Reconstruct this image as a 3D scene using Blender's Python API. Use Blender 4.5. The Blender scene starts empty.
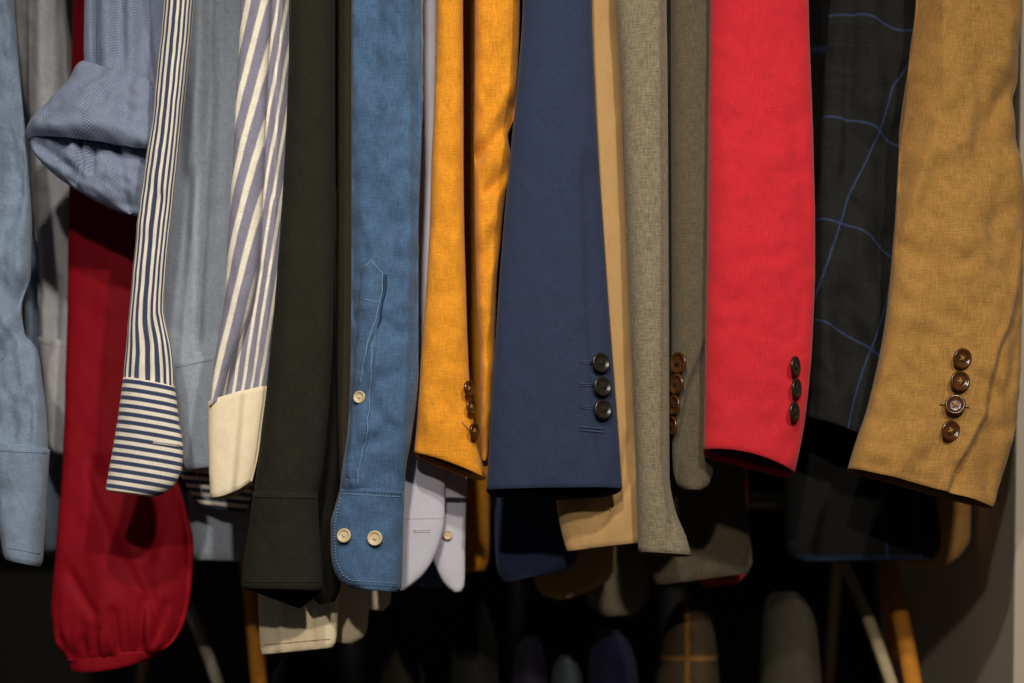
import bpy, bmesh, math, random
from mathutils import Vector, noise
PI = math.pi
sc = bpy.context.scene
COL = sc.collection
random.seed(7)

# ------------------------------------------------------------------ camera model
F = 50.0 / 36.0 * 1024.0          # focal length in pixels
CX, HY = 512.0, 600.0             # optical axis column, horizon row
CAMZ = 1.15

def P(px, py, d):
    return Vector(((px - CX) / F * d, d, CAMZ + (HY - py) / F * d))

def proj(v):
    return (CX + v.x * F / v.y, HY - (v.z - CAMZ) * F / v.y)

def srgb(r, g, b):
    f = lambda c: ((c / 255 + 0.055) / 1.055) ** 2.4 if c > 10 else c / 255 / 12.92
    return (f(r), f(g), f(b), 1.0)

# ------------------------------------------------------------------ materials
class NT:
    def __init__(self, name):
        self.m = bpy.data.materials.new(name); self.m.use_nodes = True
        self.t = self.m.node_tree; self.b = self.t.nodes['Principled BSDF']
    def n(self, typ, **kw):
        x = self.t.nodes.new(typ)
        for k, v in kw.items():
            if hasattr(x, k): setattr(x, k, v)
            else: x.inputs[k].default_value = v
        return x
    def l(self, a, b): self.t.links.new(a, b)
    def math(self, op, a, b=None, c=None, clamp=False):
        x = self.t.nodes.new('ShaderNodeMath'); x.operation = op; x.use_clamp = clamp
        for i, v in enumerate((a, b, c)):
            if v is None: continue
            if isinstance(v, (int, float)): x.inputs[i].default_value = v
            else: self.l(v, x.inputs[i])
        return x.outputs[0]
    def mix(self, f, a, b, mode='MIX'):
        x = self.t.nodes.new('ShaderNodeMix'); x.data_type = 'RGBA'; x.blend_type = mode
        for s, v in ((x.inputs[0], f), (x.inputs[6], a), (x.inputs[7], b)):
            if isinstance(v, (int, float)): s.default_value = v
            elif isinstance(v, tuple): s.default_value = v
            else: self.l(v, s)
        return x.outputs[2]
    def noise(self, vec, scale, detail=2.0, rough=0.5):
        x = self.n('ShaderNodeTexNoise'); x.inputs['Scale'].default_value = scale
        x.inputs['Detail'].default_value = detail; x.inputs['Roughness'].default_value = rough
        self.l(vec, x.inputs['Vector']); return x.outputs['Fac']
    def scalev(self, vec, s):
        x = self.n('ShaderNodeVectorMath'); x.operation = 'MULTIPLY'
        self.l(vec, x.inputs[0]); x.inputs[1].default_value = s; return x.outputs[0]

def mul(c, k): return (min(1, c[0] * k), min(1, c[1] * k), min(1, c[2] * k), 1)

def fabric(name, col, weave=0.35, slub=0.0, mottle=0.15, stripes=None, check=None, basket=None,
           rough=0.85, sheen=0.15, thread=1.0, bump=0.25, spec=0.25):
    """woven cloth on UVs in metres. stripes=(period, fraction, colour, axis, skew)"""
    t = NT(name)
    uv = t.n('ShaderNodeUVMap').outputs[0]
    warp = t.noise(t.scalev(uv, (900 / thread, 130 / thread, 1)), 1.0, 1.5)
    weft = t.noise(t.scalev(uv, (130 / thread, 900 / thread, 1)), 1.0, 1.5)
    w = t.math('ADD', warp, weft)                     # about 0.6..1.4
    w = t.math('SUBTRACT', w, 1.0)
    fac = t.math('MULTIPLY', w, weave * 2.2)
    if slub:
        s1 = t.noise(t.scalev(uv, (800, 60, 1)), 1.0, 1.0)
        s2 = t.noise(t.scalev(uv, (60, 800, 1)), 1.0, 1.0)
        s = t.math('SUBTRACT', t.math('ADD', s1, s2), 1.0)
        fac = t.math('ADD', fac, t.math('MULTIPLY', s, slub * 2.2))
    mo = t.math('SUBTRACT', t.noise(uv, 38, 4, 0.6), 0.5)
    fac = t.math('ADD', fac, t.math('MULTIPLY', mo, mottle * 2))
    fac = t.math('ADD', fac, 1.0)
    base = col
    sep = t.n('ShaderNodeSeparateXYZ'); t.l(uv, sep.inputs[0])
    u, v = sep.outputs[0], sep.outputs[1]
    def band(coord, period, frac, soft):
        f = t.math('FRACT', t.math('DIVIDE', coord, period))
        d = t.math('ABSOLUTE', t.math('SUBTRACT', f, 0.5))       # 0 at band centre
        m = t.n('ShaderNodeMapRange'); m.interpolation_type = 'SMOOTHSTEP'
        t.l(d, m.inputs[0]); m.inputs[1].default_value = frac / 2 - soft; m.inputs[2].default_value = frac / 2 + soft
        m.inputs[3].default_value = 1; m.inputs[4].default_value = 0
        return m.outputs[0]
    if stripes:
        per, frac, c2, axis, skew, off = stripes
        a, b = (u, v) if axis == 'u' else (v, u)
        coord = t.math('ADD', t.math('MULTIPLY', b, skew), a)
        coord = t.math('ADD', coord, off)
        base = t.mix(band(coord, per, frac, 0.06), col, c2)
    if basket:
        per, c2 = basket
        k = t.n('ShaderNodeTexChecker'); t.l(uv, k.inputs['Vector']); k.inputs['Scale'].default_value = 1 / per
        base = t.mix(t.math('MULTIPLY', k.outputs['Fac'], 0.5), col, c2)
    if check:
        per_u, per_v, wu, c2, ou, ov = check
        m1 = band(t.math('ADD', u, ou), per_u, wu / per_u, 0.012)
        m2 = band(t.math('ADD', v, ov), per_v, wu / per_v, 0.010)
        k = t.math('MAXIMUM', m1, m2)
        base = t.mix(t.math('MULTIPLY', k, 0.55), col, c2)
    out = t.n('ShaderNodeVectorMath'); out.operation = 'SCALE'
    if isinstance(base, tuple):
        out.inputs[0].default_value = base[:3]
    else: t.l(base, out.inputs[0])
    t.l(fac, out.inputs['Scale'])
    t.l(out.outputs[0], t.b.inputs['Base Color'])
    t.b.inputs['Roughness'].default_value = rough
    t.b.inputs['Specular IOR Level'].default_value = spec
    t.b.inputs['Sheen Weight'].default_value = sheen
    t.b.inputs['Sheen Roughness'].default_value = 0.5
    bp = t.n('ShaderNodeBump'); bp.inputs['Strength'].default_value = bump; bp.inputs['Distance'].default_value = 0.0012
    t.l(fac, bp.inputs['Height']); t.l(bp.outputs[0], t.b.inputs['Normal'])
    return t.m

def plain(name, col, rough=0.6, spec=0.3, var=0.1, scale=30, metal=0.0, grain=None, bump=0.0):
    t = NT(name)
    co = t.n('ShaderNodeTexCoord').outputs['Object']
    if grain: co = t.scalev(co, grain)
    f = t.noise(co, scale, 4, 0.6)
    f = t.math('ADD', t.math('MULTIPLY', t.math('SUBTRACT', f, 0.5), var * 2), 1.0)
    out = t.n('ShaderNodeVectorMath'); out.operation = 'SCALE'; out.inputs[0].default_value = col[:3]
    t.l(f, out.inputs['Scale']); t.l(out.outputs[0], t.b.inputs['Base Color'])
    t.b.inputs['Roughness'].default_value = rough; t.b.inputs['Specular IOR Level'].default_value = spec
    t.b.inputs['Metallic'].default_value = metal
    if bump:
        bp = t.n('ShaderNodeBump'); bp.inputs['Strength'].default_value = bump; bp.inputs['Distance'].default_value = 0.001
        t.l(f, bp.inputs['Height']); t.l(bp.outputs[0], t.b.inputs['Normal'])
    return t.m

# ------------------------------------------------------------------ things and parts
def thing(name, label, cat, loc, group=None):
    o = bpy.data.objects.new(name, None); COL.objects.link(o)
    o.empty_display_size = 0.05
    o.location = loc; o['label'] = label; o['category'] = cat
    if group: o['group'] = group
    return o

def link_mesh(name, verts, faces, mat, parent=None, uvs=None, smooth=True, label=None):
    """verts in world space; the object's origin sits at its parent's origin"""
    org = Vector((0, 0, 0))
    q = parent
    while q is not None: org = org + Vector(q.location); q = q.parent
    me = bpy.data.meshes.new(name)
    me.from_pydata([tuple(v - org) for v in verts], [], faces)
    if uvs is not None:
        lay = me.uv_layers.new(name='UVMap')
        for lp in me.loops: lay.data[lp.index].uv = uvs[lp.vertex_index]
    me.materials.append(mat)
    for p in me.polygons: p.use_smooth = smooth
    bm = bmesh.new(); bm.from_mesh(me); bmesh.ops.recalc_face_normals(bm, faces=bm.faces[:]); bm.to_mesh(me); bm.free()
    o = bpy.data.objects.new(name, me); COL.objects.link(o)
    if parent is not None: o.parent = parent
    if label: o['label'] = label
    return o

# ------------------------------------------------------------------ lofted cloth tubes
def pchip(ts, vs, t):
    n = len(ts)
    if t <= ts[0]: return vs[0]
    if t >= ts[-1]: return vs[-1]
    i = 0
    while t > ts[i + 1]: i += 1
    def slope(k):
        if k == 0: return (vs[1] - vs[0]) / (ts[1] - ts[0])
        if k == n - 1: return (vs[-1] - vs[-2]) / (ts[-1] - ts[-2])
        a = (vs[k] - vs[k - 1]) / (ts[k] - ts[k - 1]); b = (vs[k + 1] - vs[k]) / (ts[k + 1] - ts[k])
        if a * b <= 0: return 0.0
        return 2 * a * b / (a + b)
    h = ts[i + 1] - ts[i]; x = (t - ts[i]) / h
    m0, m1 = slope(i) * h, slope(i + 1) * h
    return (vs[i] * (2 * x**3 - 3 * x**2 + 1) + m0 * (x**3 - 2 * x**2 + x) + vs[i + 1] * (-2 * x**3 + 3 * x**2) + m1 * (x**3 - x**2))

def polx(poly, y):
    if y <= poly[0][1]: return poly[0][0]
    for (x0, y0), (x1, y1) in zip(poly, poly[1:]):
        if y <= y1: return x0 + (x1 - x0) * (y - y0) / max(1e-6, y1 - y0)
    return poly[-1][0]

def segdist(poly, x, y):
    best = 1e9
    for (x0, y0), (x1, y1) in zip(poly, poly[1:]):
        dx, dy = x1 - x0, y1 - y0
        k = max(0, min(1, ((x - x0) * dx + (y - y0) * dy) / (dx * dx + dy * dy + 1e-9)))
        best = min(best, math.hypot(x - x0 - k * dx, y - y0 - k * dy))
    return best

def valley(poly, width, amp):
    return lambda x, y: amp * math.exp(-(segdist(poly, x, y) / width) ** 2)

def gully(poly, width, amp):
    return lambda x, y: amp * math.exp(-((x - polx(poly, y)) / width) ** 4)

def step(poly, width, amp, fade=25):
    """everything to the right of the line sits further back by amp"""
    y0, y1 = poly[0][1], poly[-1][1]
    def f(x, y):
        k = 1.0
        if y < y0: k = max(0, 1 - (y0 - y) / fade)
        if y > y1: k = max(0, 1 - (y - y1) / fade)
        d = (x - polx(poly, y)) / width
        return amp * k / (1 + math.exp(-max(-30, min(30, d * 4))))
    return f

def gathers(yline, period, amp, reach):
    def f(x, y):
        yl = polx([(b, a) for a, b in yline], x) if False else None
        yb = yline(x)
        k = math.exp(-abs(yb - y) / reach) * (1 - math.exp(-abs(yb - y) / 4))
        ph = x / period * 2 * PI + 1.3 * math.sin(x * 0.11) + (yb - y) * 0.02
        return amp * k * math.sin(ph)
    return f

class Loft:
    def __init__(s, rows, D=1.55, T=0.02, Tb=None, n=2.3, feats=(), fold=0.002, wrinkle=0.0010, seed=0,
                 sag=0.0, drop=0.0, dropc=None, fs=(38, 260), ws=(22, 34)):
        s.rows = [tuple(r) + (T, D)[len(r) - 4:] if len(r) < 6 else tuple(r) for r in rows]
        s.n, s.feats, s.fold, s.wr, s.seed, s.sag, s.drop = n, feats, fold * 1.5, wrinkle * 1.45, seed, sag, drop
        s.dropc = dropc; s.fade = 0.0; s.tb = (Tb / T) if Tb else 0.8
        s.fs, s.ws = fs, ws
        cum = [0.0]
        for a, b in zip(s.rows, s.rows[1:]):
            cum.append(cum[-1] + max(2.0, math.hypot((b[0] + b[2] - a[0] - a[2]) / 2, (b[1] + b[3] - a[1] - a[3]) / 2)))
        s.L = cum[-1]; s.ts = [c / s.L for c in cum]
        s.cols = list(zip(*s.rows))
    def row(s, t): return [pchip(s.ts, c, t) for c in s.cols]
    def disp(s, mx, my):
        d = 0.0
        if s.fold: d += s.fold * 2 * noise.noise(Vector((mx / s.fs[0], my / s.fs[1], s.seed * 3.7)))
        if s.wr:
            d += s.wr * 2 * noise.noise(Vector((mx / s.ws[0] + my / 90, my / s.ws[1], s.seed * 5.1 + 9)))
            d += s.wr * 1.0 * noise.noise(Vector((mx / s.ws[0] * 2.3 - my / 50, my / s.ws[1] * 2.3, s.seed * 2.1 + 4)))
        for f in s.feats: d += f(mx, my)
        return d
    def mid(s, a, t):
        xl, yl, xr, yr, T, D = s.row(t)
        k = (a + 1) / 2
        return xl + (xr - xl) * k, yl + (yr - yl) * k + s.sag * 4 * k * (1 - k) * t ** 4, T, D
    def pt(s, th, t, shrink=0.0, up=0.0):
        c, b = -math.cos(th), math.sin(th)
        e = 2.0 / s.n
        a = math.copysign(abs(c) ** e, c); w = abs(b) ** e
        mx, my, T, D = s.mid(a, t)
        fk = 1 - s.fade * math.exp(-((1 - t) * s.L / 11) ** 2)      # gathers die out where a cuff closes over them
        if b >= 0:
            y = D - T * w + fk * s.disp(mx, my) * min(1, w * 2.6)
        else:
            y = D + T * s.tb * w + 0.5 * s.disp(mx + 300, my) * min(1, w * 1.6)
            y = max(y, D - T * w + s.disp(mx, my) * min(1, w * 2.6) + .003 * w)
            my += s.drop * (w if s.dropc is None else max(0.0, 1 - abs(a - s.dropc) / (1.0 - s.dropc if a > s.dropc else 1.0 + s.dropc))) * t ** 6
        q = P(mx, my, D)
        q.y = y
        if shrink:
            mx0, my0, _, _ = s.mid(0, t)
            cc = P(mx0, my0, D)
            dv = Vector((cc.x - q.x, cc.y - q.y, 0))
            if dv.length > 1e-6: q = q + dv * min(0.9, shrink / max(dv.length, 1e-4)) + Vector((0, 0, up))
        return q
    def front(s, a, t):
        """point on the front by linear a in -1..1"""
        e = s.n / 2.0
        c = math.copysign(abs(a) ** e, a)
        return s.pt(math.acos(max(-1, min(1, -c))), t)
    def hit(s, px, py):
        a, t = 0.0, 0.5
        # coarse start
        best = 1e9
        for i in range(-9, 10):
            for j in range(0, 41):
                x, y, _, _ = s.mid(i / 10, j / 40)
                d = (x - px) ** 2 + (y - py) ** 2
                if d < best: best, a, t = d, i / 10, j / 40
        for _ in range(14):
            x, y = proj(s.front(a, t))
            h = 2e-3
            ta = t - h if t + h > 1 else t + h
            aa = a - h if a + h > 0.98 else a + h
            xa, ya = proj(s.front(aa, t)); xt, yt = proj(s.front(a, ta))
            m00, m10 = (xa - x) / (aa - a), (ya - y) / (aa - a); m01, m11 = (xt - x) / (ta - t), (yt - y) / (ta - t)
            det = m00 * m11 - m01 * m10
            if abs(det) < 1e-6: break
            ex, ey = px - x, py - y
            a += 0.8 * (ex * m11 - ey * m01) / det; t += 0.8 * (m00 * ey - m10 * ex) / det
            a = max(-0.985, min(0.985, a)); t = max(0, min(1, t))
        p = s.front(a, t)
        h = 0.012
        tu = s.front(min(.99, a + h * 2), t) - s.front(max(-.99, a - h * 2), t)
        tv = s.front(a, min(1, t + h)) - s.front(a, max(0, t - h))
        nrm = tu.cross(tv).normalized()
        if nrm.y > 0: nrm = -nrm
        return p, nrm
    def mesh(s, name, mat, parent, W=None, NA=110, dy=5.0, turn=True, cap=False, closebottom=False, uvf=None, label=None, topturn=False):
        NR = max(6, int(s.L / dy))
        rings, verts, uvs = [], [], []
        if W is None: W = max(abs(r[2] - r[0]) for r in s.rows) / F * 1.56 * 1.15
        zref = P(0, s.rows[0][1], s.rows[0][5]).z
        def ring(t, shrink=0.0, up=0.0, dv=0.0):
            base = len(verts); idx = []
            for k in range(NA + 1):
                th = 2 * PI * k / NA
                q = s.pt(th, t, shrink, up)
                verts.append(q); idx.append(base + k)
                if uvf:
                    c = -math.cos(th); a = math.copysign(abs(c) ** (2 / s.n), c); mx, my, _, _ = s.mid(a, t)
                    uvs.append(uvf(mx, my, th))
                else: uvs.append((th / PI * W, zref - q.z + dv))
            rings.append(idx)
        if topturn: ring(0.0, 0.006, -0.001); ring(0.0, 0.0012, 0.0004)
        for j in range(NR + 1): ring(j / NR)
        if turn:
            tt = min(0.3, 9.0 / s.L)
            ring(1.0, 0.0012, -0.0006, 0.0006); ring(1.0, 0.0026, 0.0002, 0.002); ring(1 - tt, 0.004, 0, 0.012)
        faces = []
        for r0, r1 in zip(rings, rings[1:]):
            for k in range(NA): faces.append((r0[k], r0[k + 1], r1[k + 1], r1[k]))
        def capper(idx):
            c = Vector((0, 0, 0))
            for i in idx[:-1]: c += verts[i]
            verts.append(c / (len(idx) - 1)); uvs.append((0, 0)); ci = len(verts) - 1
            for k in range(NA): faces.append((idx[k], idx[k + 1], ci))
        if cap: capper(rings[0])
        if closebottom: capper(rings[-1])
        o = link_mesh(name, verts, faces, mat, parent, uvs, label=label)
        return o
    def lining(s, mat, parent, depth=60, name='lining'):
        NA = 60; verts, faces, uvs, rings = [], [], [], []
        t0 = 5.0 / s.L; t1 = min(0.9, depth / s.L)
        for j in range(9):
            t = 1 - t0 - (t1 - t0) * j / 8
            b = len(verts)
            for k in range(NA):
                verts.append(s.pt(2 * PI * k / NA, t, 0.0048 + 0.0005 * j)); uvs.append((k / NA * .2, t))
            rings.append(b)
        for a, b in zip(rings, rings[1:]):
            for k in range(NA): faces.append((a + k, a + (k + 1) % NA, b + (k + 1) % NA, b + k))
        faces.append(tuple(rings[-1] + k for k in range(NA)))
        return link_mesh(name, verts, faces, mat, parent, uvs)

def tube_path(verts, faces, pts, r, seg=6):
    b = len(verts)
    for i, p in enumerate(pts):
        d = (pts[min(i + 1, len(pts) - 1)] - pts[max(i - 1, 0)]).normalized()
        u = d.cross(Vector((0, 1, 0.13))).normalized(); w = d.cross(u).normalized()
        rr = r(i / max(1, len(pts) - 1)) if callable(r) else r
        for k in range(seg):
            an = 2 * PI * k / seg
            verts.append(p + u * (math.cos(an) * rr) + w * (math.sin(an) * rr))
    for i in range(len(pts) - 1):
        for k in range(seg):
            faces.append((b + i * seg + k, b + i * seg + (k + 1) % seg, b + (i + 1) * seg + (k + 1) % seg, b + (i + 1) * seg + k))
    faces.append(tuple(b + k for k in range(seg))); faces.append(tuple(b + (len(pts) - 1) * seg + k for k in range(seg)))

def densify(poly, stepv=4.0):
    out = []
    for (x0, y0), (x1, y1) in zip(poly, poly[1:]):
        n = max(1, int(math.hypot(x1 - x0, y1 - y0) / stepv))
        out += [(x0 + (x1 - x0) * k / n, y0 + (y1 - y0) * k / n) for k in range(n)]
    return out + [poly[-1]]

def stitching(name, loft, polys, mat, parent, r=0.0005, dash=None, off=0.0004):
    for poly in polys:
        verts, faces = [], []
        pts = []
        for x, y in densify(poly, 3.0 if dash else 4.0):
            p, n = loft.hit(x, y); pts.append(p + n * off)
        if dash:
            i = 0
            while i + 1 < len(pts):
                seg = pts[i:i + 2]
                a, b = seg[0], seg[0] + (seg[1] - seg[0]) * dash
                tube_path(verts, faces, [a, (a + b) / 2, b], lambda k: r * (1 if k == .5 else .6), 5)
                i += 1
        else: tube_path(verts, faces, pts, r, 5)
        link_mesh(name, verts, faces, mat, parent, [(v.x, v.z) for v in verts])

def strip(name, loft, left, right, mat, parent, th=0.0016, nx=10, ny=40, uvscale=1.0):
    """a layer of cloth lying on the loft's front between two edge lines (pixel polylines, same start and end rows)"""
    def along(poly, k):
        d = [0]
        for a, b in zip(poly, poly[1:]): d.append(d[-1] + math.hypot(b[0] - a[0], b[1] - a[1]))
        q = k * d[-1]
        for i in range(len(poly) - 1):
            if q <= d[i + 1] + 1e-9:
                f = (q - d[i]) / max(1e-9, d[i + 1] - d[i]); return (poly[i][0] + (poly[i + 1][0] - poly[i][0]) * f, poly[i][1] + (poly[i + 1][1] - poly[i][1]) * f)
        return poly[-1]
    verts, faces, uvs = [], [], []
    for j in range(ny + 1):
        l, r = along(left, j / ny), along(right, j / ny)
        for i in range(nx + 1):
            k = i / nx
            x, y = l[0] + (r[0] - l[0]) * k, l[1] + (r[1] - l[1]) * k
            p, n = loft.hit(x, y)
            edge = i in (0, nx) or j in (0, ny)
            verts.append(p + n * (-0.0008 if edge else th)); uvs.append(((p.x) * uvscale, -p.z * uvscale))
    for j in range(ny):
        for i in range(nx):
            a = j * (nx + 1) + i; faces.append((a, a + 1, a + nx + 2, a + nx + 1))
    return link_mesh(name, verts, faces, mat, parent, uvs)

def button(loft, px, py, rpx, mat, tmat, parent, yaw=None, pitch=0.0, roll=0.3, hx=1.0, thick=0.0035, lift=0.0012, label=None, holes=4):
    p, n = loft.hit(px, py)
    if yaw is not None:
        p = p + Vector((0, -lift, 0)); lift = 0.0005
        n = Vector((math.sin(yaw), -math.cos(yaw), pitch)).normalized()
    elif pitch: n = (n + Vector((0, 0, pitch))).normalized()
    r = rpx / F * p.y
    X = Vector((0, 0, 1)).cross(n).normalized(); Y = n.cross(X)
    if X.x < 0: X = -X; Y = -Y
    c = p + n * lift
    h = thick
    prof = [(0, .50), (.22, .50), (.46, .46), (.58, .50), (.68, .74), (.78, .95), (.87, 1.0), (.95, .88), (1.0, .55), (.97, .2), (.85, 0), (0, 0)]
    N = 36; verts, faces = [], []; rows = []
    for q, z in prof:
        b = len(verts)
        if q == 0: verts.append(c + n * (z * h)); rows.append([b] * N)
        else:
            for k in range(N):
                an = 2 * PI * k / N
                verts.append(c + X * (math.cos(an) * q * r) + Y * (math.sin(an) * q * r) + n * (z * h))
            rows.append([b + k for k in range(N)])
    for a, b in zip(rows, rows[1:]):
        for k in range(N):
            f = [a[k], a[(k + 1) % N], b[(k + 1) % N], b[k]]
            f = list(dict.fromkeys(f))
            if len(f) > 2: faces.append(tuple(f))
    o = link_mesh('button', verts, faces, mat, parent, label=label)
    # thread crossing the four holes
    tv, tf = [], []
    for an in (roll, roll + PI / 2):
        d = X * math.cos(an) + Y * math.sin(an); e = X * math.cos(an + PI / 2) + Y * math.sin(an + PI / 2)
        pts = [c + d * (k * r * .30) + n * (h * (.42 + .32 * (1 - k * k))) for k in (-1, -.5, 0, .5, 1)]
        tube_path(tv, tf, pts, r * 0.085, 6)
    tv2 = link_mesh('thread', tv, tf, tmat, o)
    return o

# ------------------------------------------------------------------ palette
thread_light = plain('thread_light', srgb(205, 200, 190), .8)
thread_dark = plain('thread_dark', srgb(40, 34, 28), .8)
thread_tan = plain('thread_tan', srgb(160, 120, 60), .8)
thread_navy = plain('thread_navy', srgb(66, 74, 104), .8)
thread_blue = plain('thread_blue', srgb(122, 150, 178), .8)
thread_dkblue = plain('thread_dkblue', srgb(38, 62, 92), .8)
thread_red = plain('thread_red', srgb(150, 20, 30), .8)
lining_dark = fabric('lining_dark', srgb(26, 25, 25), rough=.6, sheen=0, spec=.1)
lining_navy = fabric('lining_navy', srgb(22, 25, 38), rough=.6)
lining_brown = fabric('lining_brown', srgb(80, 55, 28), rough=.6)
lining_red = fabric('lining_red', srgb(120, 16, 26), rough=.6)
horn_brown = plain('horn_brown', srgb(78, 47, 20), .22, .6, .95, 110)
horn_dark = plain('horn_dark', srgb(44, 40, 32), .3, .5, .35, 120)
horn_black = plain('horn_black', srgb(36, 34, 28), .3, .5, .4, 120)
pearl = plain('pearl', srgb(215, 195, 155), .3, .5, .2, 120)

m_sky = fabric('light_denim', srgb(130, 148, 172), weave=.25, slub=.12, mottle=.34)
m_grey = fabric('grey_chambray', srgb(180, 181, 186), weave=.22, slub=.12, mottle=.12)
m_crim = fabric('crimson_silk', srgb(138, 13, 28), weave=.10, mottle=.06, rough=.7, sheen=.0, bump=.1, spec=.12)
m_oxf = fabric('oxford_cloth', srgb(112, 126, 158), weave=.2, mottle=.06, basket=(0.00155, srgb(176, 184, 200)))
m_navs = fabric('navy_stripe', srgb(238, 230, 214), weave=.12, mottle=.05, stripes=(0.0090, .52, srgb(58, 68, 100), 'u', 0.0, 0.0))
m_navh = fabric('navy_stripe_across', srgb(238, 230, 214), weave=.12, mottle=.05, stripes=(0.0088, .52, srgb(58, 68, 100), 'v', 0.0, 0.002))
m_cham = fabric('blue_grey_chambray', srgb(158, 168, 182), weave=.25, slub=.06, mottle=.08)
m_wide = fabric('wide_stripe', srgb(138, 136, 156), weave=.18, mottle=.05, stripes=(0.0168, .38, srgb(244, 236, 218), 'u', 0.0, 0.004))
m_wide2 = fabric('wide_stripe_fold', srgb(138, 136, 156), weave=.18, mottle=.05, stripes=(0.0095, .34, srgb(244, 236, 218), 'u', 0.0, 0.004))
m_crcf = fabric('cream_cotton', srgb(246, 230, 198), weave=.10, mottle=.04)
m_blk = fabric('black_twill', srgb(36, 35, 28), weave=.35, mottle=.12, thread=.9, sheen=.02, spec=.15)
m_blk2 = fabric('black_twill_plain', srgb(24, 23, 20), weave=.3, mottle=.1, sheen=.0, spec=.1)
m_drk = fabric('shaded_cotton', srgb(64, 58, 44), weave=.25, mottle=.1)  # shadow on this cloth is put into its dark olive-brown base colour
m_crm = fabric('cream_poplin', srgb(236, 218, 184), weave=.14, mottle=.05)
m_den = fabric('washed_denim', srgb(70, 99, 134), weave=.32, slub=.22, mottle=.30)
m_whi = fabric('pale_poplin', srgb(196, 194, 208), weave=.08, mottle=.04)
m_mus = fabric('mustard_linen', srgb(226, 148, 34), weave=.22, slub=.22, mottle=.14)
m_nav = fabric('navy_wool', srgb(42, 52, 80), weave=.28, mottle=.06, sheen=.1)
m_tan = fabric('camel_cotton', srgb(180, 144, 94), weave=.10, mottle=.05)
m_twd = fabric('grey_brown_tweed', srgb(126, 116, 94), weave=.50, slub=.16, mottle=.08, thread=1.2)
m_olv = fabric('olive_brown_wool', srgb(88, 80, 62), weave=.40, slub=.10, mottle=.08)
m_red = fabric('scarlet_linen', srgb(198, 34, 46), weave=.14, slub=.14, mottle=.06)
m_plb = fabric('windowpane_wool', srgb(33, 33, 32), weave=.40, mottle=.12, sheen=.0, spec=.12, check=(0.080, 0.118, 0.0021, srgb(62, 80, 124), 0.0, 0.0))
m_plbody = fabric('windowpane_wool_shaded', srgb(17, 17, 17), weave=.3, mottle=.1, sheen=.0, check=(0.0415, 0.60, 0.0024, srgb(60, 78, 124), 0.0, 0.0))  # same wool as the sleeve, painted darker for the shade on the body
m_och = fabric('ochre_linen', srgb(164, 122, 62), weave=.24, slub=.24, mottle=.12)

SH = 'shirts hanging on the rail'
BL = 'blazers hanging on the rail'
def base(px, py, d): return P(px, py, d)

def garment(name, label, cat, px, py, d, group): return thing(name, label, cat, base(px, py, d), group)

def body(parent, rows, D, T, mat, seed=0, name='body', Tb=None, hem=None, label=None, uvf=None, n=2.6, sag=0, feats=(), fold=.003):
    lo = Loft(rows, D=D, T=T, Tb=Tb, n=n, fold=fold, wrinkle=.0008, seed=seed, sag=sag, feats=feats)
    lo.mesh(name, mat, parent, cap=True, dy=9, NA=72, label=label, uvf=uvf)
    return lo

TOP = -230
# ------------------------------------------------------------------ 1 pale denim shirt at the left end
g = garment('shirt', 'pale washed denim shirt at the far left end, with a narrow cuff', 'shirt', 15, 566, 1.58, SH)
lo = Loft([(-75, TOP, 12, TOP, .015), (-70, 0, 14, 0), (-66, 60, 18, 60), (-62, 150, 26, 150), (-58, 230, 31, 230), (-55, 275, 30, 275), (-50, 306, 21, 306), (-42, 329, 24, 331), (-34, 347, 37, 350), (-26, 370, 41, 373), (-16, 415, 46, 416), (-10, 452, 48, 455)],
          D=1.58, T=.024, fold=.006, wrinkle=.003, seed=1, fs=(20, 150), feats=[valley([(36, 320), (5, 352), (-30, 372)], 10, .016), valley([(30, 290), (8, 318), (-20, 330)], 9, .012), valley([(36, 395), (33, 445)], 5, .008), valley([(12, 150), (6, 300)], 9, .010), valley([(24, 60), (20, 220)], 6, .007)])
lo.fade = .9
lo.mesh('sleeve', m_sky, g, turn=False, cap=True)
cu = Loft([(-9, 446, 49, 449), (-4, 476, 47, 476), (1, 520, 44, 522), (6, 556, 41, 563), (8, 559, 39.5, 566)], D=1.58, T=.0265, fold=.001, wrinkle=.001, seed=2)
c = cu.mesh('cuff', m_sky, g, topturn=True); cu.lining(lining_dark, c, 50)
stitching('seam_stitching', cu, [[(0, 451), (46, 453)], [(8, 548), (41, 554)]], thread_blue, c, r=.0004)
body(g, [(20, TOP, 62, TOP), (26, 250, 62, 250), (34, 540, 60, 540), (36, 553, 59, 550)], 1.80, .02, m_sky, 3)

# ------------------------------------------------------------------ 2 grey chambray shirt
g = garment('shirt', 'grey chambray shirt half hidden between the pale denim sleeve and the crimson sleeve', 'shirt', 60, 455, 1.66, SH)
lo = Loft([(14, TOP, 64, TOP), (16, 0, 66, 0), (19, 50, 72, 50), (25, 100, 77, 100), (31, 130, 80, 130), (33, 210, 80, 210), (37, 255, 80, 255), (40, 345, 80, 349)],
          D=1.745, T=.016, fold=.0045, wrinkle=.001, seed=4, fs=(18, 170), feats=[step([(37, -240), (32, 125), (31, 210)], 3, -.006), valley([(62, 280), (58, 345)], 5, .008), valley([(48, 200), (54, 330)], 7, .007), valley([(58, 30), (66, 130)], 6, .006)])
lo.mesh('sleeve', m_grey, g, turn=False, cap=True)
cu = Loft([(39, 338, 81, 346), (44, 380, 81, 385), (48, 425, 80, 428), (50, 448, 78, 453), (54, 453, 76, 456)], D=1.745, T=.0195, fold=.001, wrinkle=.0006, seed=5)
c = cu.mesh('cuff', m_grey, g, topturn=True); cu.lining(lining_dark, c, 40)
stitching('seam_stitching', cu, [[(42, 343), (72, 347)]], thread_light, c)

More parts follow.
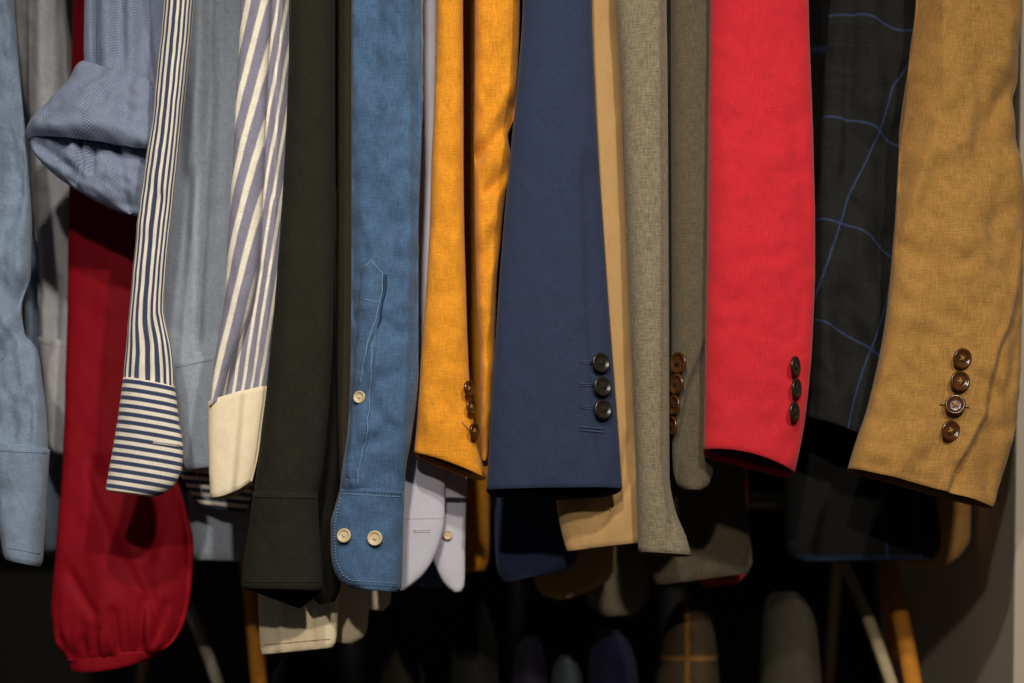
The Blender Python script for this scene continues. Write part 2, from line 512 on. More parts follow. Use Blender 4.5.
# ------------------------------------------------------------------ 3 crimson blouse
g = garment('blouse', 'crimson silky blouse sleeve gathered into a narrow elastic band, hanging lowest at the left', 'blouse', 115, 672, 1.62, SH)
band_y = lambda x: 657 + 3 * math.exp(-((x - 85) / 20) ** 2) - max(0, x - 95) * 0.145
lo = Loft([(72, TOP, 118, TOP, .012, 1.70), (73, 0, 124, 0, .012, 1.70), (71, 75, 130, 75, .014, 1.70), (69.5, 187, 142, 187, .018, 1.70), (68, 330, 155, 330, .022, 1.695), (64.5, 445, 170, 450, .025, 1.68), (60.5, 502, 186, 510, .028, 1.665), (56.5, 558, 193, 545, .032, 1.65), (52.5, 607, 191, 585, .034, 1.65), (56, 638, 184, 622, .03, 1.65), (66, 656, 166, 649, .022, 1.65), (69, 661, 158, 653, .017, 1.65)],
          D=1.65, T=.02, fold=.004, wrinkle=.0012, seed=6, ws=(34, 50), n=2.1,
          feats=[step([(94, 480), (112, 520), (130, 555), (150, 592), (165, 640)], 6, .014), gathers(band_y, 11, .0042, 16),
                 valley([(78, 575), (92, 600), (100, 612)], 5, .004), valley([(105, 628), (98, 652)], 3, .005), valley([(88, 640), (84, 655)], 4, .005), valley([(68, 640), (74, 655)], 4, .004), valley([(120, 612), (124, 648)], 4, .006), valley([(150, 600), (142, 648)], 4, .005), valley([(168, 605), (158, 640)], 4, .005), valley([(165, 520), (150, 560)], 8, .005)])
lo.mesh('sleeve', m_crim, g, turn=False, cap=True, dy=4, NA=150)
cu = Loft([(67.5, 654, 162, 650.5, .018), (69.5, 663, 155, 656, .0185), (71.5, 671, 148, 660, .018)], D=1.65, T=.018, fold=.0008, wrinkle=.0008, seed=7, sag=4, n=2.1)
c = cu.mesh('cuff_band', m_crim, g, topturn=True, dy=2.5); cu.lining(lining_red, c, 12)

# ------------------------------------------------------------------ 4 blue oxford shirt with rolled cuff
g = garment('shirt', 'blue oxford shirt with its sleeve rolled up into a wide turned cuff', 'shirt', 95, 215, 1.57, SH)
lo = Loft([(84, TOP, 172, TOP), (85, 0, 170, 0), (84, 41, 168, 41), (85, 90, 165, 100)], D=1.585, T=.017, fold=.0045, wrinkle=.0012, seed=8, fs=(16, 160),
          feats=[valley([(99, -240), (99, 70)], 3.2, .018), step([(146, -240), (147, 0), (152, 40), (158, 90)], 4, .014), valley([(122, -240), (124, 60)], 8, .008)])
lo.mesh('sleeve', m_oxf, g, turn=False, cap=True)
ro = Loft([(92, 70, 150, 86, .012), (86, 64, 154, 84, .020), (68, 84, 158, 98, .026), (49, 104, 161, 117, .033), (35, 120, 163, 136, .037), (28.5, 129, 164, 148, .036), (27, 135, 164, 154, .032), (29, 140, 163, 157, .025)],
          D=1.573, T=.028, fold=.003, wrinkle=.0022, seed=9, sag=0, ws=(26, 22),
          feats=[valley([(45, 132), (75, 138), (115, 134), (150, 150)], 8, -.005), valley([(108, 72), (80, 100), (55, 118)], 8, .007), valley([(134, 84), (130, 125)], 7, .008), valley([(118, 95), (90, 125)], 7, .005)])
r = ro.mesh('rolled_cuff', m_oxf, g, turn=False, dy=3, NA=130)
inn = Loft([(31, 134, 162, 152, .019), (30, 141, 161, 160, .021), (37, 157, 158, 176, .023), (56, 176, 154, 194, .022), (80, 192, 150, 208, .018), (104, 205, 142, 214, .012), (116, 210, 134, 215, .006)],
           D=1.575, T=.02, fold=.003, wrinkle=.003, seed=10, ws=(22, 22), feats=[valley([(86, 142), (86, 172), (76, 184)], 3.2, .012), valley([(97, 145), (95, 176)], 3.5, .010), valley([(46, 150), (75, 174)], 6, .009), valley([(120, 150), (128, 205)], 6, .011), valley([(60, 160), (72, 150)], 4, .006)])
inn.mesh('turned_lining', m_oxf, g, turn=False, cap=True, closebottom=True, dy=3, NA=130)

# ------------------------------------------------------------------ 5 narrow striped shirt
g = garment('shirt', 'white shirt with narrow navy stripes, its cuff stripes running crossways', 'shirt', 145, 497, 1.535, SH)
lo = Loft([(168, TOP, 200, TOP), (164.5, 0, 193.5, 0), (157, 75, 187, 75), (152, 124, 182, 124), (142, 187, 175, 187), (135, 256, 167, 260), (129, 321, 164, 310), (126, 352, 172, 350), (123, 384, 175, 393)],
          D=1.53, T=.015, fold=.0025, wrinkle=.001, seed=11, feats=[valley([(163, 200), (150, 300), (146, 382)], 5, .005), valley([(160, 320), (163, 388)], 4, .004), gathers(lambda x: 386, 12, .0015, 20)])
lo.mesh('sleeve', m_navs, g, turn=False, cap=True, W=.080)
cu = Loft([(123.5, 378, 175, 387), (118.5, 415, 179, 420), (112, 455, 183, 450), (108.5, 474, 182, 466), (106.5, 485, 177, 481), (106, 488, 168, 491), (107, 490.5, 156, 496.5)], D=1.53, T=.018, fold=.001, wrinkle=.0005, seed=12)
def uv_cuff5(mx, my, th): return (mx / F * 1.53, (my - 0.16 * mx) / F * 1.53)
c = cu.mesh('cuff', m_navh, g, topturn=True, uvf=uv_cuff5, dy=3); cu.lining(lining_navy, c, 40)
stitching('buttonhole', cu, [[(153, 441.5), (179, 445)], [(153, 443), (179, 446.5)]], thread_light, c, r=.0007)
cb = Loft([(172, 440, 256, 440), (178, 468, 256, 462), (188, 488, 254, 485), (199, 503, 250, 503), (214, 509, 246, 512)], D=1.672, T=.006, fold=.001, wrinkle=.0004, seed=13)
c = cb.mesh('back_cuff', m_navh, g, topturn=True, uvf=lambda mx, my, th: (mx / F * 1.63, (my - 0.1 * mx) / F * 1.63), dy=3)
stitching('seam_stitching', cb, [[(196, 468), (203, 496), (215, 505), (243, 508)]], thread_light, c)

# ------------------------------------------------------------------ 6 blue-grey chambray shirt
g = garment('shirt', 'plain blue-grey chambray shirt between the narrow striped and the wide striped shirt', 'shirt', 203, 470, 1.58, SH)
lo = Loft([(180, TOP, 252, TOP), (178, 0, 250, 0), (174, 94, 247, 94), (166, 187, 240, 187), (158, 276, 234, 270), (157, 306, 231, 300), (166, 345, 226, 340), (172, 370, 222, 362)],
          D=1.645, T=.014, fold=.0040, wrinkle=.0008, seed=14, fs=(20, 200), feats=[step([(206, -240), (206, 60), (205, 200), (199, 340)], 5, .026), valley([(190, 180), (178, 330)], 6, .005), valley([(222, -240), (214, 330)], 5, .005)])
lo.mesh('sleeve', m_cham, g, turn=False, cap=True)
cu = Loft([(171.5, 364, 224, 355), (177, 405, 226, 400), (181.5, 445, 227, 440), (184, 468, 226, 463), (186, 471, 224, 467)], D=1.645, T=.0172, fold=.001, wrinkle=.0004, seed=15)
c = cu.mesh('cuff', m_cham, g, topturn=True); cu.lining(lining_dark, c, 40)
stitching('seam_stitching', cu, [[(176, 367.5), (212, 360)]], thread_blue, c, r=.0004)
body(g, [(196, TOP, 252, TOP), (192, 300, 250, 300), (190, 520, 249, 520), (191, 553, 247, 555), (194, 560, 245, 561)], 1.72, .02, m_cham, 16)

# ------------------------------------------------------------------ 7 wide striped shirt with cream cuff
g = garment('shirt', 'shirt with wide lilac and cream stripes and a plain cream contrast cuff', 'shirt', 235, 498, 1.545, SH)
lo = Loft([(243, TOP, 273, TOP), (240.5, 0, 271, 0), (236.5, 94, 266, 94), (234, 150, 264, 150), (230.5, 210, 262, 205), (228, 245, 259, 255), (225, 295, 252, 300), (219, 335, 242, 333), (214, 370, 230, 366), (210, 408, 221, 400)],
          D=1.538, T=.013, fold=.002, wrinkle=.001, seed=17)
fo = Loft([(255, TOP, 290, TOP), (255, 0, 289, 0), (252, 94, 289, 94), (248, 161, 287, 155), (242, 240, 283, 230), (232, 295, 279, 290), (222, 350, 272, 340), (213, 408, 268, 392)],
          D=1.560, T=.009, fold=.002, wrinkle=.001, seed=117, feats=[valley([(262, 270), (250, 390)], 4, .003), valley([(279, -240), (276, 200)], 3, .004)])
def uv7(mx, my, th):
    a = (mx + 0.255 * my - 60) / F * 1.53
    if th > PI: a = -a
    return (a, my / F * 1.53)
lo.mesh('sleeve', m_wide, g, turn=False, cap=True, uvf=uv7)
fo.mesh('sleeve_fold', m_wide2, g, turn=False, cap=True, uvf=lambda mx, my, th: ((mx + .16 * my) / F * 1.55 * (1 if th < PI else -1), my / F * 1.55))
cu = Loft([(208.5, 403, 268, 386), (208.5, 440, 262, 425), (209.5, 470, 258, 455), (211, 498, 252, 481)], sag=5, D=1.545, T=.019, fold=.0012, wrinkle=.0005, seed=18, feats=[step([(246, 385), (241, 440), (236, 495)], 4, .007)])
c = cu.mesh('cuff', m_crcf, g, topturn=True, label='plain cream cuff'); cu.lining(m_crcf, c, 40)

# ------------------------------------------------------------------ 8 black shirt
g = garment('shirt', 'black twill shirt, its dark cuff hanging open just above a cream cuff', 'shirt', 285, 600, 1.53, SH)
lo = Loft([(293, TOP, 336, TOP), (291, 0, 335, 0), (287, 120, 335, 120), (281, 225, 334.5, 225), (271.5, 344, 332.5, 340), (258.5, 460, 324, 460), (253.5, 499, 317, 499)], D=1.53, T=.023, fold=.002, wrinkle=.0008, seed=19)
lo.mesh('sleeve', m_blk, g, turn=False, cap=True)
cu = Loft([(253.5, 493, 317.5, 494), (247, 540, 319.5, 538), (242.5, 575, 322, 574), (241.5, 588, 322.5, 590)], D=1.53, T=.024, fold=.001, wrinkle=.0006, seed=20, drop=19, dropc=.4)
c = cu.mesh('cuff', m_blk, g, topturn=True); cu.lining(lining_dark, c, 70)
stitching('seam_stitching', cu, [[(256, 497), (315, 498)], [(246, 582), (318, 582)]], thread_dark, c, r=.0006)
body(g, [(302, TOP, 334, TOP), (302, 300, 335, 300), (302, 480, 339, 480), (306, 560, 342, 560), (312, 598, 340, 592), (318, 604, 335, 601)], 1.578, .008, m_blk2, 21)

g = garment('shirt', 'shirt darkened by painted shade, seen only as a thin strip between black and denim sleeves', 'shirt', 340, 484, 1.62, SH)
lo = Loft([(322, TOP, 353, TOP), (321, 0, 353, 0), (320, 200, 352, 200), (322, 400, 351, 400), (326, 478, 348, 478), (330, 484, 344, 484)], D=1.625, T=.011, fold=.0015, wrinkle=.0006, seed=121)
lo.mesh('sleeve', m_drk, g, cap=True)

# ------------------------------------------------------------------ 9 cream shirt behind
g = garment('shirt', 'cream cotton shirt whose broad cuff hangs lowest, below the black cuff', 'shirt', 310, 655, 1.71, SH)
lo = Loft([(290, TOP, 316, TOP), (290, 0, 316, 0), (284, 200, 316, 200), (274, 400, 318, 400), (263, 560, 334, 560), (259.5, 600, 337, 595)], D=1.608, T=.011, fold=.002, wrinkle=.0008, seed=22)
lo.mesh('sleeve', m_crm, g, turn=False, cap=True)
cu = Loft([(258, 590, 339, 588), (259, 625, 338, 620), (260.5, 648, 336, 641), (262, 654, 333, 647)], D=1.608, T=.013, fold=.002, wrinkle=.0005, seed=23, feats=[valley([(282, 596), (284, 650)], 5, -.004), valley([(311, 596), (314, 650)], 5, .004)])
c = cu.mesh('cuff', m_crm, g, topturn=True)
stitching('seam_stitching', cu, [[(264, 645), (330, 639)]], thread_tan, c, r=.0004)
cb = Loft([(318, 560, 362, 575), (322, 590, 367, 595), (325, 612, 368.5, 612), (328, 630, 367, 629), (333, 640, 361, 640), (338, 642, 354, 643)], D=1.655, T=.009, fold=.001, wrinkle=.0004, seed=24)
cb.mesh('back_cuff', m_crm, g, topturn=True)
body(g, [(330, TOP, 372, TOP), (332, 300, 378, 300), (336, 540, 389, 540), (340, 590, 391, 592), (350, 602, 390, 606), (362, 608, 384, 610)], 1.69, .012, m_crm, 25)

# ------------------------------------------------------------------ 10 washed denim shirt
g = garment('shirt', 'mid blue washed denim shirt with pointed placket and pearly buttons on its cuff', 'shirt', 368, 592, 1.55, SH)
lo = Loft([(354, TOP, 421, TOP), (352, 0, 421, 0), (351.5, 112, 422, 112), (351.5, 240, 418.5, 240), (350.5, 370, 418.5, 370), (348, 430, 411, 440), (341.5, 476, 406, 468), (339.5, 496, 404, 499)],
          D=1.55, T=.023, n=2.0, fold=.0042, wrinkle=.0026, seed=26, fs=(26, 170), ws=(26, 30),
          feats=[valley([(355, 300), (380, 304)], 4, .004), valley([(352, 318), (382, 322)], 4, .004), valley([(354, 360), (376, 330), (405, 316)], 6, .004), valley([(352, 410), (372, 396), (402, 372)], 6, .004), valley([(346, 455), (366, 448), (395, 440)], 5, .0035), gathers(lambda x: 492, 10, .0022, 26), step([(413, -240), (413, 300), (408, 420)], 3, .006)])
lo.fade = .9
lo.mesh('sleeve', m_den, g, turn=False, cap=True)
cu = Loft([(340.5, 489, 404.5, 493), (335, 508, 404, 509), (331, 524, 403.5, 526), (331, 548, 403, 548), (333, 566, 402.5, 566), (337, 577, 402, 579), (342, 583.5, 401.5, 587), (352, 588, 398, 592)], D=1.55, T=.0262, fold=.0012, wrinkle=.0012, seed=27)
c = cu.mesh('cuff', m_den, g, topturn=True, dy=3, NA=140); cu.lining(lining_navy, c, 40)
pl = strip('placket', lo, [(372, 258), (362, 268), (360, 300), (357, 360), (352, 430), (346, 480)], [(373, 258), (384, 274), (383.5, 292), (379, 330), (371, 400), (361, 480)], m_den, g, th=.0034)
stitching('seam_stitching', lo, [[(364, 270), (372.5, 261), (381, 274), (380.5, 291), (376, 315), (361, 385)], [(363, 300), (379, 303)], [(373.5, 344), (371, 390), (367, 430), (358, 486)]], thread_blue, g, r=.0005, off=.0034)
stitching('topstitching', lo, [[(384.5, 275), (384, 290), (380, 315), (372, 344), (360.5, 384)]], thread_dkblue, g, r=.0019, off=.0018)
stitching('edge_stitching', cu, [[(343, 494), (401, 497)], [(341, 498), (337, 512), (334.5, 530), (336, 560), (343, 575), (352, 580.5), (398, 583.5)]], thread_blue, c, r=.0007, dash=.6)
stitching('edge_stitching', cu, [[(344, 491), (402, 494)], [(347, 583.8), (398, 587)]], thread_dkblue, c, r=.0007, dash=.5)
button(lo, 361.5, 398, 6.4, pearl, thread_light, g, lift=.0035, roll=.6)
button(cu, 345, 536, 7.4, pearl, thread_light, g, lift=.0015, roll=.9)
button(cu, 375.5, 538.5, 7.8, pearl, thread_light, g, lift=.0015, roll=.5)
body(g, [(392, TOP, 424, TOP), (394, 300, 430, 300), (398, 560, 446, 560), (402, 583, 444, 584), (408, 586, 440, 587)], 1.70, .014, m_den, 28)

# ------------------------------------------------------------------ 11 pale lilac-white shirt
g = garment('shirt', 'pale lilac dress shirt with open rounded cuff, between denim and mustard sleeves', 'shirt', 435, 592, 1.64, SH)
lo = Loft([(412, TOP, 438, TOP), (412, 0, 437.5, 0), (410, 150, 436, 150), (404, 300, 440, 300), (398, 400, 456, 400), (396, 460, 467, 460), (396, 498, 467, 498)], D=1.628, T=.009, fold=.0012, wrinkle=.0006, seed=29)
lo.mesh('sleeve', m_whi, g, turn=False, cap=True)
cu = Loft([(392, 452, 445, 452), (392, 500, 445, 500), (392, 521, 444.5, 521), (392, 540, 440.5, 540), (393, 558, 434, 558), (394, 575, 423, 575), (396, 584, 413, 584), (398, 590, 405, 590)], D=1.612, T=.007, fold=.0006, wrinkle=.0003, seed=30)
c = cu.mesh('cuff', m_whi, g, topturn=True, NA=100)
stitching('buttonhole', cu, [[(413, 530.2), (430, 530.2)], [(413, 532), (430, 532)]], thread_light, c, r=.0005)
stitching('seam_stitching', cu, [[(396, 519), (443, 518)]], thread_light, c, r=.0003)
cb = Loft([(424, 490, 466, 491), (427, 535, 465.5, 535), (431, 555, 465, 555), (438, 572, 465, 572), (443, 582, 464.5, 582), (449, 589, 464, 588), (453, 592, 462, 591)], D=1.638, T=.007, fold=.0006, wrinkle=.0003, seed=31)
c2 = cb.mesh('back_cuff', m_whi, g, topturn=True)
button(cb, 447.5, 535, 4.8, pearl, thread_light, g)

# ------------------------------------------------------------------ 12 mustard linen blazer
g = garment('blazer', 'bright mustard linen blazer with a deep vertical fold down its sleeve', 'blazer', 450, 478, 1.57, BL)
lo = Loft([(437, TOP, 463, TOP), (436, 0, 463, 0), (434, 112, 463.5, 112), (431.5, 160, 463.5, 160), (430, 220, 464, 215), (426.5, 285, 466, 290), (419.5, 381, 469, 372), (415.5, 440, 477, 445), (414, 453, 485.5, 478)],
          D=1.575, T=.022, fold=.0020, wrinkle=.0016, seed=32, ws=(24, 26), drop=6, sag=-2,
          feats=[valley([(432, 70), (455, 66)], 6, .002), valley([(428, 225), (455, 235)], 7, .0022), valley([(425, 280), (455, 300)], 7, .002), valley([(420, 350), (450, 362)], 7, .0018)])
s = lo.mesh('sleeve', m_mus, g, cap=True, NA=150); lo.lining(lining_brown, s, 40)
fo = Loft([(475, TOP, 521, TOP), (475, 0, 520, 0), (474.5, 112, 515, 112), (474, 140, 508, 138), (474.5, 160, 511, 158), (475, 220, 503, 215), (476.5, 285, 497, 290), (480, 372, 494, 372), (481, 440, 490, 440), (482, 462, 488, 462)],
          D=1.590, T=.024, Tb=.05, fold=.0020, wrinkle=.0024, seed=132, ws=(24, 26), feats=[valley([(512, 112), (495, 146), (478, 160)], 7, .012), valley([(510, 170), (488, 196)], 6, .009), valley([(514, 40), (490, 70)], 7, .005), valley([(496, 235), (484, 270)], 6, .004)])
fo.mesh('sleeve_fold', m_mus, g, cap=True, NA=120)
for (x, y) in ((467.5, 390), (470, 408), (473, 432)):
    button(lo, x, y, 8.2, horn_brown, thread_tan, g, yaw=1.02, lift=.009, roll=.4)
stitching('buttonhole', lo, [[(462, 422), (468, 430)]], thread_tan, g, r=.0007)
body(g, [(446, TOP, 486, TOP), (446, 300, 488, 300), (444, 520, 490, 520), (444, 565, 489, 562), (448, 573, 486, 570)], 1.79, .016, m_mus, 33)

# ------------------------------------------------------------------ 13 navy blazer
g = garment('blazer', 'navy wool blazer with three dark buttons on the wide flat sleeve', 'blazer', 552, 500, 1.54, BL)
lo = Loft([(526, TOP, 589, TOP), (523, 0, 591.5, 0), (512.5, 131, 597, 131), (502.5, 240, 604, 240), (496, 332, 610.5, 332), (489.5, 440, 618, 430), (486.5, 490, 622, 488)],
          D=1.54, T=.023, fold=.0012, wrinkle=.0006, seed=34, drop=9, sag=0, n=2.7,
          feats=[step([(580, 180), (583, 300), (594, 440), (606, 488)], 4, .005), valley([(582, 150), (583, 330)], 4, -.0012)])
s = lo.mesh('sleeve', m_nav, g, cap=True, NA=130); lo.lining(lining_dark, s, 70)
for i, (x, y) in enumerate(((600, 363.5), (601.5, 387), (602, 410))):
    button(lo, x, y, 10.2, horn_black, thread_dark, g, yaw=.45, lift=.003, roll=.5 + .3 * i, pitch=.05)
for y in (361, 383.5, 406):
    stitching('buttonhole', lo, [[(580, y), (593, y + 1)], [(580, y + 2), (593, y + 3)]], thread_navy, g, r=.0007)
stitching('buttonhole', lo, [[(580, 427), (604, 429)], [(580, 430), (604, 432.5)]], thread_navy, g, r=.0009)
body(g, [(504, TOP, 566, TOP), (500, 300, 568, 300), (494, 500, 572, 490), (496, 560, 578, 552), (500, 579, 574, 566), (504, 582, 566, 570)], 1.69, .018, m_nav, 35)

# ------------------------------------------------------------------ 14 camel jacket
g = garment('blazer', 'camel cotton blazer glimpsed as a narrow strip right of the navy sleeve', 'blazer', 600, 550, 1.64, BL)
lo = Loft([(572, TOP, 615, TOP), (572, 0, 618, 0), (574, 75, 621, 75), (580, 256, 628, 256), (580, 360, 633, 360), (572, 440, 638, 440), (556, 497, 640, 497), (561, 530, 640, 525), (566.5, 551, 639, 543)],
          D=1.585, T=.014, fold=.002, wrinkle=.0006, seed=36, drop=0, feats=[step([(634, 470), (622, 495), (606, 522), (589, 545)], 5, -.010), valley([(627, 440), (620, 490)], 4, .004)])
s = lo.mesh('sleeve', m_tan, g, cap=True); lo.lining(lining_brown, s, 40)
body(g, [(558, TOP, 604, TOP), (556, 300, 606, 300), (538, 530, 615, 520), (533.5, 577, 616, 560), (540, 592, 612, 577), (550, 599, 596, 588), (558, 600, 586, 593)], 1.77, .018, m_tan, 37)

# ------------------------------------------------------------------ 15 grey-brown tweed blazer
g = garment('blazer', 'grey-brown tweed blazer without buttons in view, beside the camel strip', 'blazer', 660, 555, 1.55, BL)
lo = Loft([(613, TOP, 665, TOP), (616, 0, 666.5, 0), (621, 75, 667.5, 75), (627.5, 240, 668.5, 240), (632, 370, 669, 370), (636, 476, 669.5, 476), (637, 510, 675, 509), (638, 535, 686, 537), (638.5, 552, 691, 555)],
          D=1.55, T=.02, fold=.0012, wrinkle=.0006, seed=38, drop=2, feats=[step([(660, -240), (661, 300), (660, 460), (668, 520)], 3, .006)])
s = lo.mesh('sleeve', m_twd, g, cap=True, NA=120); lo.lining(lining_dark, s, 50)
body(g, [(612, TOP, 650, TOP), (606, 300, 650, 300), (590, 540, 651, 540), (584, 590, 650, 585), (590, 607, 647, 603), (602, 616, 636, 614)], 1.84, .018, m_twd, 39)

# ------------------------------------------------------------------ 16 olive-brown jacket
g = garment('blazer', 'dark olive-brown wool blazer with brown buttons, squeezed between tweed and scarlet sleeves', 'blazer', 692, 490, 1.60, BL)
lo = Loft([(671, TOP, 714, TOP), (671, 0, 716, 0), (671.5, 200, 716, 200), (672, 344, 716, 344), (672, 430, 716, 430), (673.5, 470, 714, 465), (677, 484, 709, 484), (683, 490, 702, 490.5)],
          D=1.585, T=.018, fold=.001, wrinkle=.0006, seed=40, feats=[step([(706, 335), (697, 358), (686, 384), (677, 430), (675, 476)], 3, .007), valley([(706, 335), (697, 358), (686, 384), (677, 430)], 3, -.003)])
s = lo.mesh('sleeve', m_olv, g, cap=True, NA=130); lo.lining(lining_dark, s, 30)
for i, (x, y) in enumerate(((678.5, 364), (677, 385), (674.5, 406), (672.5, 427))):
    button(lo, x, y, 11 - i * .4, horn_brown, thread_dark, g, yaw=-.85 - .1 * i, lift=.006, roll=.4)
body(g, [(690, TOP, 736, TOP), (680, 300, 738, 300), (654, 500, 744, 470), (651, 560, 750, 540), (652, 580, 752, 566), (656, 585, 748, 573)], 1.735, .018, m_olv, 41)

# ------------------------------------------------------------------ 17 scarlet blazer
g = garment('blazer', 'scarlet red linen blazer with three small black buttons at the cuff edge', 'blazer', 750, 476, 1.55, BL)
lo = Loft([(710, TOP, 806, TOP), (710, 0, 808, 0), (708.5, 130, 812.5, 140), (707, 256, 814.5, 256), (705.5, 340, 812, 335), (704.5, 410, 804.5, 420), (703.5, 450, 794.5, 473)],
          D=1.555, T=.026, fold=.0018, wrinkle=.0009, seed=42, drop=10, sag=-6, n=2.5, ws=(26, 22),
          feats=[valley([(790, 130), (800, 200), (806, 270)], 8, .003), valley([(760, 215), (790, 235)], 6, .0015), valley([(745, 330), (775, 345)], 7, .0015), valley([(720, 310), (750, 300)], 7, .0015), valley([(798, 300), (795, 340)], 5, .002)])
s = lo.mesh('sleeve', m_red, g, cap=True, NA=130); lo.lining(lining_red, s, 70)
for i, (x, y) in enumerate(((793, 367), (794, 389), (792, 412))):
    button(lo, x, y, 10.4, horn_black, thread_dark, g, yaw=.95, lift=.0035, roll=.4 + i)
body(g, [(700, TOP, 742, TOP), (698, 300, 744, 300), (694, 540, 747, 540), (697, 578, 745, 576), (704, 587, 738, 583)], 1.80, .014, m_red, 43)

# ------------------------------------------------------------------ 18 dark windowpane jacket
g = garment('blazer', 'near-black blazer with thin blue windowpane check lines', 'blazer', 850, 440, 1.62, BL)
lo = Loft([(830, TOP, 924, TOP), (829, 0, 922, 0), (826, 49, 917, 49), (824, 79, 913, 79), (820, 139, 903, 139), (813.5, 220, 899, 225), (809, 295, 895, 300), (805.5, 370, 890, 372), (804, 417, 882, 444)],
          D=1.625, T=.022, fold=.006, wrinkle=.0026, seed=44, ws=(30, 40), fs=(30, 130), drop=4,
          feats=[valley([(905, 75), (885, 95), (860, 100)], 8, .006), valley([(900, 130), (870, 150)], 8, .004), valley([(850, 210), (878, 240)], 7, .006), valley([(852, -240), (848, 60), (842, 180)], 6, .005)])
VL = [(930, -240), (918, 0), (911, 40), (903, 72), (889, 92), (875, 139), (858, 175), (845, 199), (830, 247), (812, 300), (780, 400), (760, 480)]
HP = 0.118
def uv18(mx, my, th):
    # distance from the drawn warp line, spacing of the check along the sleeve
    u = (mx - polx(VL, my)) / F * 1.6
    v = (my - 17 - 0.10 * (mx - 835) - 14 / (1 + math.exp(-(mx - 880) / 8)) * 1.0 - max(0, my - 60) / 300 * 0.42 * (mx - 830)) / F * 1.6
    u = max(u, -0.045)
    return (u + 0.080 / 2, v + HP / 2)
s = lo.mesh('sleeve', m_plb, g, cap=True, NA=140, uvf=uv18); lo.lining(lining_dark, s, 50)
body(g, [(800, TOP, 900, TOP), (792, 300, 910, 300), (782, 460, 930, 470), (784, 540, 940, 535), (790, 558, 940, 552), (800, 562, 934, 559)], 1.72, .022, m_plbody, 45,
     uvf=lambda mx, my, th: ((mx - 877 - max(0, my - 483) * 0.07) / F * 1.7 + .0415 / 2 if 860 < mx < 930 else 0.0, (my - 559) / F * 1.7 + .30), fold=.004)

# ------------------------------------------------------------------ 19 ochre linen blazer
g = garment('blazer', 'ochre linen blazer at the right end with four brown buttons on its broad sleeve', 'blazer', 925, 509, 1.56, BL)
VENT = [(1023, 235), (1012, 300), (1004, 329), (991, 351), (985, 377), (978, 419), (964, 446), (953, 463), (942, 492)]
lo = Loft([(921, TOP, 1024, TOP), (916.5, 0, 1021, 0), (911, 49, 1018, 45), (906, 90, 1017, 82), (903, 115, 1012, 103), (901, 130, 1014, 128), (897, 200, 1022, 180), (894, 245, 1024, 225), (886, 321, 1021, 332), (868, 407, 1015, 425), (857, 440, 1008, 455), (848, 469, 992, 508)],
          D=1.565, T=.03, fold=.0032, wrinkle=.0022, seed=46, ws=(30, 34), drop=0, sag=-1, n=2.5,
          feats=[lambda x, y: .0009 * max(0.0, polx([(935, 0), (935, 110), (920, 160), (908, 205), (890, 270)], y) - x) * (1 if y < 205 else max(0, 1 - (y - 205) / 80)), valley([(960, 100), (930, 180), (915, 260)], 12, .005), step(VENT, 2.6, .008, fade=10), valley([(x - 5, y) for x, y in VENT], 4, -.0025), valley([(1010, 85), (995, 105), (985, 125)], 8, .006), valley([(1004, 30), (1000, 70)], 8, -.004), valley([(975, 60), (970, 200)], 10, .003), valley([(900, 250), (930, 270), (960, 268)], 9, .003), valley([(890, 330), (930, 352)], 9, .0025), valley([(1005, 210), (970, 235)], 8, .003), valley([(1010, 350), (1000, 400), (1008, 430)], 6, .004), valley([(880, 420), (920, 430)], 9, .002)])  # first feature turns the left facet away to stand in for a cast shadow
s = lo.mesh('sleeve', m_och, g, cap=True, NA=200, dy=4); lo.lining(lining_brown, s, 60)
for i, (x, y) in enumerate(((960.5, 359), (958.5, 382), (954, 405.5), (949, 431))):
    button(lo, x, y, 10.3, horn_brown, thread_tan, g, yaw=(.25, .1, -.15, .2)[i], pitch=(-.1, .05, .1, -.05)[i], lift=.003, roll=.5 + i)
stitching('buttonhole', lo, [[(940, 404), (969, 407)]], thread_tan, g, r=.0009, off=.0012)
body(g, [(912, TOP, 962, TOP), (914, 300, 966, 300), (910, 480, 970, 480), (904, 530, 970, 535), (906, 560, 960, 556), (912, 568, 948, 565)], 1.80, .018, m_och, 47, feats=[valley([(955, 520), (940, 560)], 5, .006)])

# ------------------------------------------------------------------ lower rail: bare hangers and dark shoulders
m_rail = plain('steel', srgb(120, 118, 112), .35, .5, .05, 20, metal=.8)
m_ply = plain('pale_wood', srgb(168, 152, 122), .55, .3, .15, 8, grain=(4, 4, 40))
m_oak = plain('orange_wood', srgb(190, 124, 42), .5, .35, .25, 10, grain=(6, 6, 50))
m_grp = plain('grey_plastic', srgb(128, 122, 108), .5, .4, .06, 20)

